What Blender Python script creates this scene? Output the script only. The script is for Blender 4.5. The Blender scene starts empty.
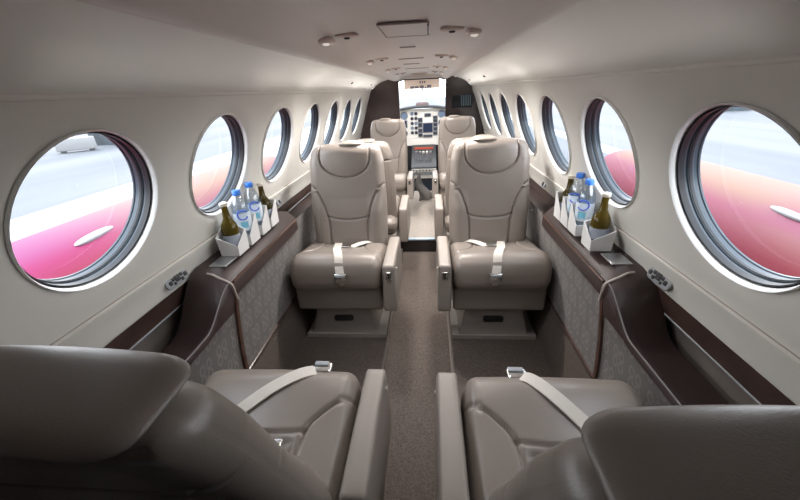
import bpy, math, random
from mathutils import Vector, Matrix
random.seed(7)
PI = math.pi
COL = bpy.context.scene.collection
S = 0.85            # working units -> metres
FLOOR = 1.54        # camera height above the cabin floor, working units

# ------------------------------------------------------------------ materials
def mat(name, col, rough=.5, metal=0., bump=0., bscale=60., coat=0., var=0., vscale=8., spec=.5, emit=None, estr=1., sheen=0.):
    m = bpy.data.materials.new(name); m.use_nodes = True
    nt = m.node_tree; b = nt.nodes['Principled BSDF']
    b.inputs['Base Color'].default_value = (*col, 1)
    b.inputs['Roughness'].default_value = rough
    b.inputs['Metallic'].default_value = metal
    b.inputs['Specular IOR Level'].default_value = spec
    b.inputs['Coat Weight'].default_value = coat
    b.inputs['Coat Roughness'].default_value = .15
    b.inputs['Sheen Weight'].default_value = sheen
    if emit:
        b.inputs['Emission Color'].default_value = (*emit, 1); b.inputs['Emission Strength'].default_value = estr
    tc = nt.nodes.new('ShaderNodeTexCoord')
    if var:
        n = nt.nodes.new('ShaderNodeTexNoise'); n.inputs['Scale'].default_value = vscale; n.inputs['Detail'].default_value = 4
        nt.links.new(tc.outputs['Object'], n.inputs['Vector'])
        r = nt.nodes.new('ShaderNodeValToRGB'); r.color_ramp.elements[0].position = .3; r.color_ramp.elements[1].position = .7
        r.color_ramp.elements[0].color = (*[c*(1-var) for c in col], 1)
        r.color_ramp.elements[1].color = (*[min(1, c*(1+var)) for c in col], 1)
        nt.links.new(n.outputs['Fac'], r.inputs['Fac']); nt.links.new(r.outputs['Color'], b.inputs['Base Color'])
    if bump:
        n = nt.nodes.new('ShaderNodeTexNoise'); n.inputs['Scale'].default_value = bscale; n.inputs['Detail'].default_value = 5
        nt.links.new(tc.outputs['Object'], n.inputs['Vector'])
        bp = nt.nodes.new('ShaderNodeBump'); bp.inputs['Strength'].default_value = bump; bp.inputs['Distance'].default_value = .01
        nt.links.new(n.outputs['Fac'], bp.inputs['Height']); nt.links.new(bp.outputs['Normal'], b.inputs['Normal'])
    return m

def glass_mat(name, tint, refl=.06, rough=.02, slope=.3):
    m = bpy.data.materials.new(name); m.use_nodes = True; nt = m.node_tree
    nt.nodes.remove(nt.nodes['Principled BSDF'])
    out = nt.nodes['Material Output']
    t = nt.nodes.new('ShaderNodeBsdfTransparent'); t.inputs['Color'].default_value = (*tint, 1)
    g = nt.nodes.new('ShaderNodeBsdfGlossy'); g.inputs['Roughness'].default_value = rough
    lw = nt.nodes.new('ShaderNodeLayerWeight'); lw.inputs['Blend'].default_value = .35
    mu = nt.nodes.new('ShaderNodeMath'); mu.operation = 'MULTIPLY_ADD'; mu.inputs[1].default_value = slope; mu.inputs[2].default_value = refl
    mx = nt.nodes.new('ShaderNodeMixShader')
    nt.links.new(lw.outputs['Fresnel'], mu.inputs[0]); nt.links.new(mu.outputs[0], mx.inputs['Fac'])
    nt.links.new(t.outputs[0], mx.inputs[1]); nt.links.new(g.outputs[0], mx.inputs[2]); nt.links.new(mx.outputs[0], out.inputs['Surface'])
    return m

M = {}
M['cream'] = mat('cream_lining', (.78, .765, .72), .38, bump=.04, bscale=40)
M['ceil'] = mat('ceiling_lining', (.80, .76, .725), .42, bump=.04, bscale=30)
M['white'] = mat('white_trim', (.90, .90, .88), .25)
M['rail'] = mat('rail_cream', (.78, .77, .72), .38, bump=.05, bscale=200)
M['leather'] = mat('taupe_leather', (.235, .202, .178), .31, bump=.07, bscale=420, var=.04, vscale=4, spec=.5)
M['leather_arm'] = mat('armrest_leather', (.25, .217, .192), .38, bump=.07, bscale=420)
M['stitch'] = mat('seam_thread', (.16, .13, .115), .7)
M['plinth'] = mat('seat_base_plastic', (.33, .30, .27), .45, bump=.05, bscale=200)
M['dark'] = mat('dark_recess', (.02, .018, .018), .6)
M['brown'] = mat('dark_brown_leather', (.042, .026, .024), .42, bump=.08, bscale=200)
M['veneer'] = mat('veneer', (.065, .038, .032), .3, var=.3, vscale=12, coat=.3)
M['orange_wood'] = mat('wood_edge', (.10, .05, .035), .35, var=.35, vscale=20, coat=.3)
M['beige'] = mat('beige_recess', (.19, .165, .148), .5)
M['carpet'] = mat('taupe_carpet', (.145, .12, .106), .95, bump=.9, bscale=260, var=.28, vscale=140, spec=.1)
M['carpet_side'] = mat('taupe_side_carpet', (.145, .12, .106), .95, bump=.8, bscale=260, var=.22, vscale=140, spec=.1)
M['carpet_front'] = mat('pale_carpet', (.33, .295, .265), .95, bump=.6, bscale=200, var=.15, vscale=80, spec=.1)
M['carpet_edge'] = mat('carpet_edge', (.17, .145, .13), .8)
M['riser'] = mat('dark_riser', (.03, .024, .022), .6)
M['nosing'] = mat('blue_grey_nosing', (.32, .42, .50), .3)
M['rubber'] = mat('dark_gasket', (.012, .014, .018), .45)
M['frame'] = mat('grey_window_frame', (.06, .08, .10), .3, metal=.2)
M['chrome'] = mat('chrome', (.75, .75, .75), .16, metal=1)
M['belt'] = mat('pale_belt', (.62, .58, .53), .75, bump=.3, bscale=400)
M['strap'] = mat('beige_strap', (.50, .44, .40), .5)
M['edging'] = mat('ledge_edging', (.20, .18, .18), .35)
M['grey_plate'] = mat('grey_plate', (.30, .32, .34), .4)
M['holder'] = mat('white_holder', (.80, .80, .80), .45)
M['cap_blue'] = mat('blue_cap', (.03, .17, .62), .4)
M['logo_blue'] = mat('blue_logo', (.05, .12, .70), .5)
M['label_pale'] = mat('pale_label', (.70, .80, .88), .5)
M['label_teal'] = mat('teal_label', (.20, .55, .72), .5)
M['label_grey'] = mat('grey_label', (.38, .42, .50), .5)
M['cap_gold'] = mat('pale_cap', (.75, .70, .58), .35)
M['water'] = glass_mat('clear_plastic', (.88, .93, .98), .16, .08)
M['pane'] = glass_mat('window_glass', (.97, .98, 1.), .003, .0, .03)
M['bulk'] = mat('brown_bulkhead', (.075, .05, .047), .35, var=.2, vscale=6)
M['bulk_dark'] = mat('dark_gloss_bulkhead', (.035, .024, .024), .15, coat=.5)
M['smoke'] = mat('smoked_panel', (.012, .016, .022), .1)
M['stripe'] = mat('blue_grey_stripe', (.14, .22, .28), .4)
M['panel_white'] = mat('instrument_panel', (.72, .70, .67), .5)
M['gauge'] = mat('gauge_face', (.03, .035, .05), .3)
M['gauge_blue'] = mat('gauge_blue', (.16, .22, .33), .3)
M['bezel'] = mat('gauge_bezel', (.22, .22, .24), .4)
M['screen'] = mat('screen', (.02, .03, .06), .15)
M['overhead'] = mat('overhead_panel', (.72, .57, .47), .5)
M['switch'] = mat('switch_dark', (.13, .11, .13), .5)
M['red'] = mat('red_strip', (.55, .08, .04), .4)
M['glareshield'] = mat('glareshield', (.05, .055, .06), .7)
M['bag'] = mat('grey_cloth', (.16, .15, .145), .6, bump=.3, bscale=40)
M['black'] = mat('black_plastic', (.02, .02, .022), .35)
M['lens'] = mat('lamp_lens', (.9, .85, .8), .3, emit=(1, .9, .8), estr=.25)
M['lamp'] = mat('lamp_housing', (.72, .62, .56), .35)
M['seam'] = mat('panel_gap', (.40, .35, .33), .7)
M['car_white'] = mat('car_paint', (.17, .175, .18), .3)
M['hangar'] = mat('hangar_wall', (.10, .11, .12), .6)
M['hangar_dark'] = mat('hangar_grey_blue', (.028, .042, .052), .6, var=.5, vscale=.6)
M['duct'] = mat('white_duct', (.20, .20, .205), .35)

# olive bottle glass: glossy, slightly see-through
def bottle_mat(name, col):
    m = bpy.data.materials.new(name); m.use_nodes = True; nt = m.node_tree
    b = nt.nodes['Principled BSDF']; out = nt.nodes['Material Output']
    b.inputs['Base Color'].default_value = (*col, 1); b.inputs['Roughness'].default_value = .08
    t = nt.nodes.new('ShaderNodeBsdfTransparent'); t.inputs['Color'].default_value = (.55, .42, .10, 1)
    mx = nt.nodes.new('ShaderNodeMixShader'); mx.inputs['Fac'].default_value = .30
    nt.links.new(b.outputs[0], mx.inputs[1]); nt.links.new(t.outputs[0], mx.inputs[2]); nt.links.new(mx.outputs[0], out.inputs['Surface'])
    return m
M['olive'] = bottle_mat('olive_glass', (.12, .085, .012))
M['olive_dark'] = bottle_mat('dark_olive_glass', (.055, .045, .012))

# woven side-panel fabric with a woven pattern of pairs of rings
def fabric():
    m = bpy.data.materials.new('ring_fabric'); m.use_nodes = True; nt = m.node_tree; N = nt.nodes; L = nt.links
    b = N['Principled BSDF']; b.inputs['Roughness'].default_value = .7; b.inputs['Sheen Weight'].default_value = .1
    tc = N.new('ShaderNodeTexCoord'); sp = N.new('ShaderNodeSeparateXYZ'); L.new(tc.outputs['Object'], sp.inputs[0])
    def mt(op, a, c=None, d=None):
        n = N.new('ShaderNodeMath'); n.operation = op
        for i, v in enumerate((a, c, d)):
            if v is None: continue
            if isinstance(v, (int, float)): n.inputs[i].default_value = v
            else: L.new(v, n.inputs[i])
        return n.outputs[0]
    cw, ch = .098, .112
    u = mt('DIVIDE', sp.outputs['Y'], cw); v = mt('DIVIDE', sp.outputs['Z'], ch)
    row = mt('FLOOR', v)
    off = mt('MULTIPLY', mt('MODULO', mt('ABSOLUTE', row), 2.), .5)
    u = mt('ADD', mt('ADD', u, off), 50.)
    fu = mt('FRACT', u); fv = mt('FRACT', mt('ADD', v, 50.))
    # fold: two ovals side by side, each stacked twice
    au = mt('ABSOLUTE', mt('SUBTRACT', fu, .5)); av = mt('ABSOLUTE', mt('SUBTRACT', fv, .5))
    du = mt('DIVIDE', mt('SUBTRACT', au, .185), .15); dv = mt('DIVIDE', mt('SUBTRACT', av, .20), .2)
    d = mt('SQRT', mt('ADD', mt('MULTIPLY', du, du), mt('MULTIPLY', dv, dv)))
    ring = mt('LESS_THAN', mt('ABSOLUTE', mt('SUBTRACT', d, .82)), .23)
    nz = N.new('ShaderNodeTexNoise'); nz.inputs['Scale'].default_value = 60; L.new(tc.outputs['Object'], nz.inputs['Vector'])
    ringn = mt('MULTIPLY', ring, mt('MULTIPLY_ADD', nz.outputs['Fac'], .9, .2))
    mx = N.new('ShaderNodeMix'); mx.data_type = 'RGBA'
    mx.inputs['A'].default_value = (.15, .138, .132, 1); mx.inputs['B'].default_value = (.25, .23, .22, 1)
    L.new(ringn, mx.inputs['Factor']); L.new(mx.outputs['Result'], b.inputs['Base Color'])
    bp = N.new('ShaderNodeBump'); bp.inputs['Strength'].default_value = .3; bp.inputs['Distance'].default_value = .004
    n2 = N.new('ShaderNodeTexNoise'); n2.inputs['Scale'].default_value = 300; L.new(tc.outputs['Object'], n2.inputs['Vector'])
    L.new(n2.outputs['Fac'], bp.inputs['Height']); L.new(bp.outputs['Normal'], b.inputs['Normal'])
    return m
M['fabric'] = fabric()

# aircraft paint: pink / magenta / peach livery
def livery(nm, ramp, far):
    m = bpy.data.materials.new(nm); m.use_nodes = True; nt = m.node_tree; N = nt.nodes; L = nt.links
    b = N['Principled BSDF']; b.inputs['Roughness'].default_value = .6; b.inputs['Specular IOR Level'].default_value = .08
    tc = N.new('ShaderNodeTexCoord'); sp = N.new('ShaderNodeSeparateXYZ'); L.new(tc.outputs['Object'], sp.inputs[0])
    nz = N.new('ShaderNodeTexNoise'); nz.inputs['Scale'].default_value = 1.5; nz.inputs['Detail'].default_value = 1; L.new(tc.outputs['Object'], nz.inputs['Vector'])
    a = N.new('ShaderNodeMath'); a.operation = 'MULTIPLY_ADD'; a.inputs[1].default_value = -2.8; a.inputs[2].default_value = 1.03
    L.new(sp.outputs['Z'], a.inputs[0])
    d = N.new('ShaderNodeMath'); d.operation = 'MULTIPLY_ADD'; d.inputs[1].default_value = .12
    L.new(nz.outputs['Fac'], d.inputs[0]); L.new(a.outputs[0], d.inputs[2])
    def mk(rr):
        r = N.new('ShaderNodeValToRGB'); e = r.color_ramp.elements
        e[0].position = rr[0][0]; e[0].color = (*rr[0][1], 1); e[1].position = rr[-1][0]; e[1].color = (*rr[-1][1], 1)
        for p, q in rr[1:-1]:
            x = r.color_ramp.elements.new(p); x.color = (*q, 1)
        L.new(d.outputs[0], r.inputs['Fac']); return r
    r1 = mk(ramp); r2 = mk(far)
    mr = N.new('ShaderNodeMapRange'); mr.inputs['From Min'].default_value = -.7; mr.inputs['From Max'].default_value = .5; mr.interpolation_type = 'SMOOTHSTEP'
    L.new(sp.outputs['Y'], mr.inputs['Value'])
    mx = N.new('ShaderNodeMix'); mx.data_type = 'RGBA'
    L.new(mr.outputs[0], mx.inputs['Factor']); L.new(r1.outputs['Color'], mx.inputs['A']); L.new(r2.outputs['Color'], mx.inputs['B'])
    L.new(mx.outputs['Result'], b.inputs['Base Color'])
    return m
FAR = ((0,(.16,.115,.10)),(.14,(.17,.10,.075)),(.30,(.165,.055,.075)),(.55,(.165,.04,.06)),(1,(.165,.03,.035)))
M['livery_left'] = livery('pink_livery_paint_left', ((0,(.15,.065,.12)),(.07,(.145,.032,.10)),(.18,(.165,.015,.062)),(.36,(.165,.022,.036)),(1,(.165,.035,.03))), FAR)
M['livery_right'] = livery('pink_livery_paint_right', ((0,(.165,.09,.115)),(.10,(.165,.048,.085)),(.20,(.16,.036,.10)),(.36,(.17,.085,.08)),(.50,(.17,.065,.06)),(.7,(.17,.032,.04)),(1,(.165,.03,.03))), FAR)


def apron():
    m = bpy.data.materials.new('apron_concrete'); m.use_nodes = True; nt = m.node_tree; N = nt.nodes; L = nt.links
    b = N['Principled BSDF']; b.inputs['Roughness'].default_value = .85
    tc = N.new('ShaderNodeTexCoord'); mp = N.new('ShaderNodeMapping'); mp.inputs['Scale'].default_value = (.5, .05, 1)
    L.new(tc.outputs['Object'], mp.inputs[0])
    n = N.new('ShaderNodeTexNoise'); n.inputs['Scale'].default_value = 1.; n.inputs['Detail'].default_value = 3; L.new(mp.outputs[0], n.inputs['Vector'])
    r = N.new('ShaderNodeValToRGB'); e = r.color_ramp.elements
    e[0].position = .35; e[0].color = (.066, .074, .085, 1); e[1].position = .65; e[1].color = (.10, .108, .118, 1)
    L.new(n.outputs['Fac'], r.inputs['Fac']); L.new(r.outputs['Color'], b.inputs['Base Color'])
    return m
M['apron'] = apron()
M['white_strip'] = mat('white_ground_strip', (.34, .34, .35), .7)

# ------------------------------------------------------------------ mesh builder
class MB:
    def __init__(s): s.v = []; s.f = []
    def add(s, vs, fs):
        k = len(s.v); s.v += [tuple(p) for p in vs]; s.f += [tuple(i + k for i in f) for f in fs]; return s
    def box(s, x0, x1, y0, y1, z0, z1):
        return s.add([(x0,y0,z0),(x1,y0,z0),(x1,y1,z0),(x0,y1,z0),(x0,y0,z1),(x1,y0,z1),(x1,y1,z1),(x0,y1,z1)],
                     [(0,3,2,1),(4,5,6,7),(0,1,5,4),(1,2,6,5),(2,3,7,6),(3,0,4,7)])
    def rbox(s, c, h, r, n=(6,6,6), fn=None):
        """rounded box: centre c, half sizes h, corner radii r (per axis), subdivisions n, optional displacement fn(p)->p (local)"""
        if isinstance(r, (int, float)): r = (r, r, r)
        r = [min(a, b*.999) for a, b in zip(r, h)]
        def ticks(hh, rr, k):
            e = 4
            t = [-hh + rr*(1-math.cos(PI/2*i/e)) for i in range(e)]
            m = [-(hh-rr) + 2*(hh-rr)*i/k for i in range(k+1)]
            return t + m + [-a for a in reversed(t)]
        T = [ticks(h[i], r[i], n[i]) for i in range(3)]
        idx = {}; vs = []; fs = []
        def vid(p):
            key = tuple(round(a, 6) for a in p)
            if key not in idx:
                q = [max(-(h[i]-r[i]), min(h[i]-r[i], p[i])) for i in range(3)]
                d = [(p[i]-q[i])/r[i] for i in range(3)]
                l = math.sqrt(sum(a*a for a in d)) or 1.
                mx = max(abs(a) for a in d)
                w = [q[i] + (r[i]*d[i]/l if l > 1e-9 and mx > 1e-9 else 0) for i in range(3)]
                if fn: w = fn(w)
                idx[key] = len(vs); vs.append((c[0]+w[0], c[1]+w[1], c[2]+w[2]))
            return idx[key]
        for ax in range(3):
            a, b = [(1,2),(2,0),(0,1)][ax]
            for sg in (-1, 1):
                for i in range(len(T[a])-1):
                    for j in range(len(T[b])-1):
                        q = []
                        for (di, dj) in ((0,0),(1,0),(1,1),(0,1)):
                            p = [0,0,0]; p[ax] = sg*h[ax]; p[a] = T[a][i+di]; p[b] = T[b][j+dj]; q.append(vid(p))
                        if sg < 0: q.reverse()
                        if len(set(q)) >= 3: fs.append(tuple(dict.fromkeys(q)))
        return s.add(vs, fs)
    def tube(s, pts, r, n=8, cap=True):
        pts = [Vector(p) for p in pts]; k = len(s.v); up = Vector((.13,.21,.97)); N = len(pts)
        for i, p in enumerate(pts):
            t = (pts[min(i+1,N-1)] - pts[max(i-1,0)]).normalized()
            a = t.cross(up).normalized(); b = t.cross(a)
            rr = r[i] if isinstance(r, (list, tuple)) else r
            for j in range(n):
                an = 2*PI*j/n; s.v.append(tuple(p + a*rr*math.cos(an) + b*rr*math.sin(an)))
        for i in range(N-1):
            for j in range(n):
                s.f.append((k+i*n+j, k+i*n+(j+1)%n, k+(i+1)*n+(j+1)%n, k+(i+1)*n+j))
        if cap: s.f += [tuple(k+j for j in reversed(range(n))), tuple(k+(N-1)*n+j for j in range(n))]
        return s
    def lathe(s, prof, n=24, O=(0,0,0), A=(0,0,1), U=(1,0,0), closed=False, ang=(0, 2*PI)):
        """prof: list of (radius, distance along axis A)"""
        O = Vector(O); A = Vector(A).normalized(); U = Vector(U); U = (U - A*U.dot(A)).normalized(); W = A.cross(U)
        k = len(s.v); full = abs(ang[1]-ang[0]-2*PI) < 1e-6; m = n if full else n+1
        for (r, z) in prof:
            for j in range(m):
                t = ang[0] + (ang[1]-ang[0])*j/n; s.v.append(tuple(O + A*z + U*r*math.cos(t) + W*r*math.sin(t)))
        P = len(prof)
        for i in range(P if closed else P-1):
            for j in range(n):
                a = k+i*m+j; b = k+i*m+(j+1) % m; i2 = (i+1) % P
                s.f.append((a, b, k+i2*m+(j+1) % m, k+i2*m+j))
        return s
    def prism(s, poly, axis, a, b):
        """polygon (list of 2D) extruded along axis (0,1,2) from a to b"""
        n = len(poly); k = len(s.v)
        for w in (a, b):
            for (p, q) in poly:
                s.v.append({0: (w, p, q), 1: (p, w, q), 2: (p, q, w)}[axis])
        s.f.append(tuple(k+i for i in range(n))); s.f.append(tuple(k+n+i for i in reversed(range(n))))
        for i in range(n): s.f.append((k+i, k+n+i, k+n+(i+1) % n, k+(i+1) % n))
        return s
    def ribbon(s, pts, w, side, th=.005, normals=None):
        """thin strap: centre line pts, width w along side vector(s), thickness th"""
        pts = [Vector(p) for p in pts]; N = len(pts); k = len(s.v)
        for i, p in enumerate(pts):
            t = (pts[min(i+1,N-1)] - pts[max(i-1,0)]).normalized()
            sd = (t.cross(Vector((0,0,1))) if side is None else Vector(side)).normalized()
            sd = (sd - t*sd.dot(t)).normalized(); nn = t.cross(sd).normalized()
            for (a, b) in ((-1,-1),(1,-1),(1,1),(-1,1)): s.v.append(tuple(p + sd*a*w/2 + nn*b*th/2))
        for i in range(N-1):
            for j in range(4): s.f.append((k+i*4+j, k+i*4+(j+1)%4, k+(i+1)*4+(j+1)%4, k+(i+1)*4+j))
        s.f += [(k,k+3,k+2,k+1), tuple(k+(N-1)*4+j for j in range(4))]
        return s
    def grid(s, fn, nu, nv):
        k = len(s.v)
        for i in range(nu+1):
            for j in range(nv+1): s.v.append(tuple(fn(i/nu, j/nv)))
        for i in range(nu):
            for j in range(nv):
                a = k+i*(nv+1)+j; s.f.append((a, a+1, a+nv+2, a+nv+1))
        return s
    def build(s, name, m, parent=None, smooth=True, rot=None, angle=40):
        me = bpy.data.meshes.new(name); me.from_pydata(s.v, [], s.f); me.validate()
        import bmesh
        bm = bmesh.new(); bm.from_mesh(me); bmesh.ops.recalc_face_normals(bm, faces=bm.faces); bm.to_mesh(me); bm.free()
        me.materials.append(M[m] if isinstance(m, str) else m)
        if smooth:
            me.polygons.foreach_set('use_smooth', [True]*len(me.polygons))
            try: me.set_sharp_from_angle(angle=math.radians(angle))
            except Exception: pass
        o = bpy.data.objects.new(name, me); COL.objects.link(o)
        if parent: o.parent = parent
        return o

def tag(o, label=None, cat=None, group=None, kind=None):
    if label: o['label'] = label
    if cat: o['category'] = cat
    if group: o['group'] = group
    if kind: o['kind'] = kind
    return o
def empty(name, loc=(0,0,0), rz=0, label=None, cat=None, group=None, kind=None):
    o = bpy.data.objects.new(name, None); COL.objects.link(o); o.location = loc; o.rotation_euler = (0,0,rz); o.empty_display_size = .1
    return tag(o, label, cat, group, kind)
def copy_tree(o, parent=None):
    c = o.copy(); COL.objects.link(c); c.parent = parent
    for ch in list(o.children): copy_tree(ch, c)
    return c
def struct(o, label, cat): return tag(o, label, cat, kind='structure')
KEEP = set()       # objects laid out in the seat frame; the lining is laid out first in its own units and enlarged about the eye point by KS
KS = 1.2; EYE = Vector((.0808, 0, 0))
def keep(o): KEEP.add(o.name); return o

# ------------------------------------------------------------------ cabin shell
Y0, Y1 = -0.75, 4.35
WY = [.687 + .517*k for k in range(0, 7)]      # window centres
TILT = math.atan(.336)
def wall_x(z): return .66 - .336*(z + .22)
R = .1835
SN = {-1: 'left', 1: 'right'}
def wall_pt(sg, y, w, d=0.):
    """window band: w along the slope from the window centre, d outwards"""
    return (sg*(.66 - w*math.sin(TILT) + d*math.cos(TILT)), y, -.22 + w*math.cos(TILT) + d*math.sin(TILT))
W_TOP = (.0175+.22)/math.cos(TILT); W_BOT = (-.468+.22)/math.cos(TILT)

for sg in (-1, 1):
    mb = MB()
    # upper lining above the bead
    prof = [(.335,.133),(.36,.130),(.42,.113),(.47,.092),(.52,.062),(.555,.038),(.575,.022),(.5802,.0175)]
    def up(u, v):
        t = v*(len(prof)-1); i = min(int(t), len(prof)-2); f = t-i
        return (sg*(prof[i][0]*(1-f)+prof[i+1][0]*f), Y0+(Y1-Y0)*u, prof[i][1]*(1-f)+prof[i+1][1]*f)
    mb.grid(up, 4, 28)
    # window band with round holes and a soft scoop around each window
    NS = 64
    for wy in WY:
        half = .517/2
        k = len(mb.v); rings = [1., 1.012, 1.03, 1.06, 1.10, 1.16, 1.26]
        def edge_pt(th):
            c, s_ = math.cos(th), math.sin(th)
            t = 1e9
            if abs(c) > 1e-9: t = min(t, half/abs(c))
            if s_ > 1e-9: t = min(t, W_TOP/s_)
            if s_ < -1e-9: t = min(t, W_BOT/s_)
            return c*t, s_*t
        angs = [2*PI*j/NS for j in range(NS)]
        # snap to rectangle corners so neighbours meet
        for cx, cy in ((half,W_TOP),(-half,W_TOP),(half,W_BOT),(-half,W_BOT)):
            a = math.atan2(cy, cx) % (2*PI); j = min(range(NS), key=lambda q: abs(angs[q]-a)); angs[j] = a
        for th in angs:
            ex, ey = edge_pt(th); er = math.hypot(ex, ey)
            for i, rr in enumerate(rings):
                r_ = R*rr if R*rr < er*.97 else er*(.955+.004*i)
                if i == 0: r_ = R
                x_, y_ = math.cos(th)*r_, math.sin(th)*r_
                g = (r_-R)/max(er-R, 1e-6)
                d = .009*max(0, 1-(r_/R-1)/.24)**2 if r_ < er*.999 else 0
                mb.v.append(wall_pt(sg, wy + x_, y_, d))
            mb.v.append(wall_pt(sg, wy + ex, ey, 0))
        q = len(rings)+1
        for j in range(NS):
            for i in range(q-1):
                a = k+j*q+i; b = k+((j+1) % NS)*q+i; mb.f.append((a, a+1, b+1, b))
    ye0 = WY[0]-.517/2; ye1 = WY[-1]+.517/2
    for (a, b) in ((Y0, ye0), (ye1, Y1)):
        if b > a: mb.add([wall_pt(sg,a,W_TOP), wall_pt(sg,b,W_TOP), wall_pt(sg,b,W_BOT), wall_pt(sg,a,W_BOT)], [(0,1,2,3)])
    o = mb.build('wall_'+SN[sg], 'cream', angle=60)
    struct(o, 'cream curved cabin sidewall pierced by round windows, %s side of the photo' % SN[sg], 'wall')
    # lower wall behind the ledge
    low = [(.80,-.575),(.80,-.648),(.815,-.65),(.818,-.72),(.815,-.78),(.80,-.9),(.78,-1.1),(.74,-1.29)]
    o = MB().grid(lambda u, v: (sg*low[round(v*7)][0], Y0+(Y1-Y0)*u, low[round(v*7)][1]), 1, 7).build('wall_lower_'+SN[sg], 'beige', smooth=False)
    struct(o, 'beige recessed lower sidewall behind the brown ledge, %s side' % SN[sg], 'wall')
    # bead moulding
    o = MB().tube([(sg*.5785, Y0, .0175), (sg*.5785, Y1, .0175)], .006, 8).build('trim_%d' % (1 if sg < 0 else 2), 'cream')
    struct(o, 'thin cream bead moulding above the %s windows' % SN[sg], 'trim')
    # cream rail under the windows
    pr = [(.745,-.4685),(.736,-.472),(.738,-.480),(.752,-.505),(.765,-.545),(.772,-.572),(.780,-.580),(.80,-.580)]
    o = MB().grid(lambda u, v: (sg*pr[round(v*7)][0], Y0+(Y1-Y0)*u, pr[round(v*7)][1]), 1, 7).build('trim_%d' % (3 if sg < 0 else 4), 'rail', angle=30)
    struct(o, 'cream rail below the window line, %s side' % SN[sg], 'trim')
    o = MB().tube([(sg*.7445, Y0, -.4675), (sg*.7445, Y1, -.4675)], .0028, 6).build('trim_%d' % (5 if sg < 0 else 6), 'seam')
    struct(o, 'dark seam line between the window lining and the rail, %s side' % SN[sg], 'trim')
    # veneer band + grey lip
    o = MB().prism([(sg*.782,-.5805),(sg*.80,-.5805),(sg*.80,-.645),(sg*.790,-.645)], 1, Y0, Y1).build('trim_%d' % (7 if sg < 0 else 8), 'veneer', smooth=False)
    struct(o, 'dark brown veneer band under the cream rail, %s side' % SN[sg], 'trim')
    o = MB().tube([(sg*.793, Y0, -.648), (sg*.793, Y1, -.648)], .005, 6).build('trim_%d' % (9 if sg < 0 else 10), 'grey_plate')
    struct(o, 'thin grey lip below the dark veneer band, %s side' % SN[sg], 'trim')

    # ledge: high box section over the table store, dropping to a low armrest level near the camera
    def dip(y, a, b):
        t = max(0, min(1, (a-y)/(a-b))); return t*t*(3-2*t)
    ys = [Y0, .3, .6] + [.70+.03*i for i in range(20)] + [1.5, 1.9, 2.019, 2.021, 2.6, 3.2, 4.3, 5.2]
    mb = MB()
    for y in ys:
        if y > 2.02: xi, zi, zo = .800, -.775, -.768
        else:
            xi = .765; zi = -.706 - .112*dip(y, 1.20, .98); zo = -.656 - .195*dip(y, 1.24, 1.0)
        zm = zi + (zo-zi)*.9
        bot = zi - (.075 if 1.2 < y <= 2.02 else .028)
        if y <= 1.2: bot = min(-.838, zi-.028)
        mb.v += [(sg*xi, y, bot), (sg*xi, y, zi-.006), (sg*(xi+.006), y, zi), (sg*(xi+.05), y, zm), (sg*.93, y, zo), (sg*.93, y, zo-.03), (sg*(xi+.02), y, bot)]
    for i in range(len(ys)-1):
        for j in range(7): mb.f.append((i*7+j, (i+1)*7+j, (i+1)*7+(j+1) % 7, i*7+(j+1) % 7))
    mb.f += [tuple(range(7)), tuple((len(ys)-1)*7+j for j in range(7))]
    o = keep(mb.build('trim_%d' % (11 if sg < 0 else 12), 'brown', angle=50))
    struct(o, 'dark brown side ledge that dips down beside the near seat, %s side' % SN[sg], 'ledge')
    ed = [1.26, 1.20] + [1.18-.02*i for i in range(12)] + [.8, .5, .1, Y0]
    o = keep(MB().tube([(sg*.766, y, -.706-.112*dip(y, 1.20, .98)+.001) for y in ed], .0026, 6).build('trim_%d' % (13 if sg < 0 else 14), 'edging'))
    struct(o, 'thin grey edging along the dipping ledge, %s side' % SN[sg], 'trim')
    o = keep(MB().tube([(sg*.764, 1.23, -.716), (sg*.764, 2.015, -.716)], .006, 6).build('trim_%d' % (15 if sg < 0 else 16), 'orange_wood'))
    struct(o, 'reddish wood edge strip along the inner rim of the ledge, %s side' % SN[sg], 'trim')
    fp = [(.775,-.72),(.785,-.80),(.800,-.90),(.815,-1.0),(.826,-1.1),(.832,-1.18),(.834,-1.235)]
    fl = [(.783,-.835),(.787,-.85)] + fp[2:]
    o = keep(MB().grid(lambda u, v: (sg*fp[round(v*6)][0], 1.2+(5.2-1.2)*u, fp[round(v*6)][1]), 1, 6).grid(lambda u, v: (sg*fl[round(v*6)][0], Y0+(1.2-Y0)*u, fl[round(v*6)][1]), 1, 6).build('wall_panel_'+SN[sg], 'fabric', angle=60))
    struct(o, 'grey fabric lower side panel woven with rings, %s side' % SN[sg], 'wall panel')
    pts = [(sg*(a-.005), 1.235, b) for a, b in fp]
    o = keep(MB().ribbon(pts, .022, (0,1,0), .012).build('trim_%d' % (17 if sg < 0 else 18), 'orange_wood', smooth=False))
    struct(o, 'upright reddish wood strip dividing the fabric side panel, %s side' % SN[sg], 'trim')
    o = keep(MB().tube([(sg*.832, Y0, -1.243), (sg*.832, 5.2, -1.243)], .010, 8).build('trim_%d' % (19 if sg < 0 else 20), 'veneer'))
    struct(o, 'dark brown strip along the foot of the fabric panel, %s side' % SN[sg], 'trim')
    o = keep(MB().grid(lambda u, v: (sg*(.836-.036*v), Y0+(5.2-Y0)*u, -1.245-.297*v), 1, 3).build('baseboard_'+SN[sg], 'carpet_side'))
    struct(o, 'taupe carpeted kick panel meeting the floor, %s side' % SN[sg], 'baseboard')

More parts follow.
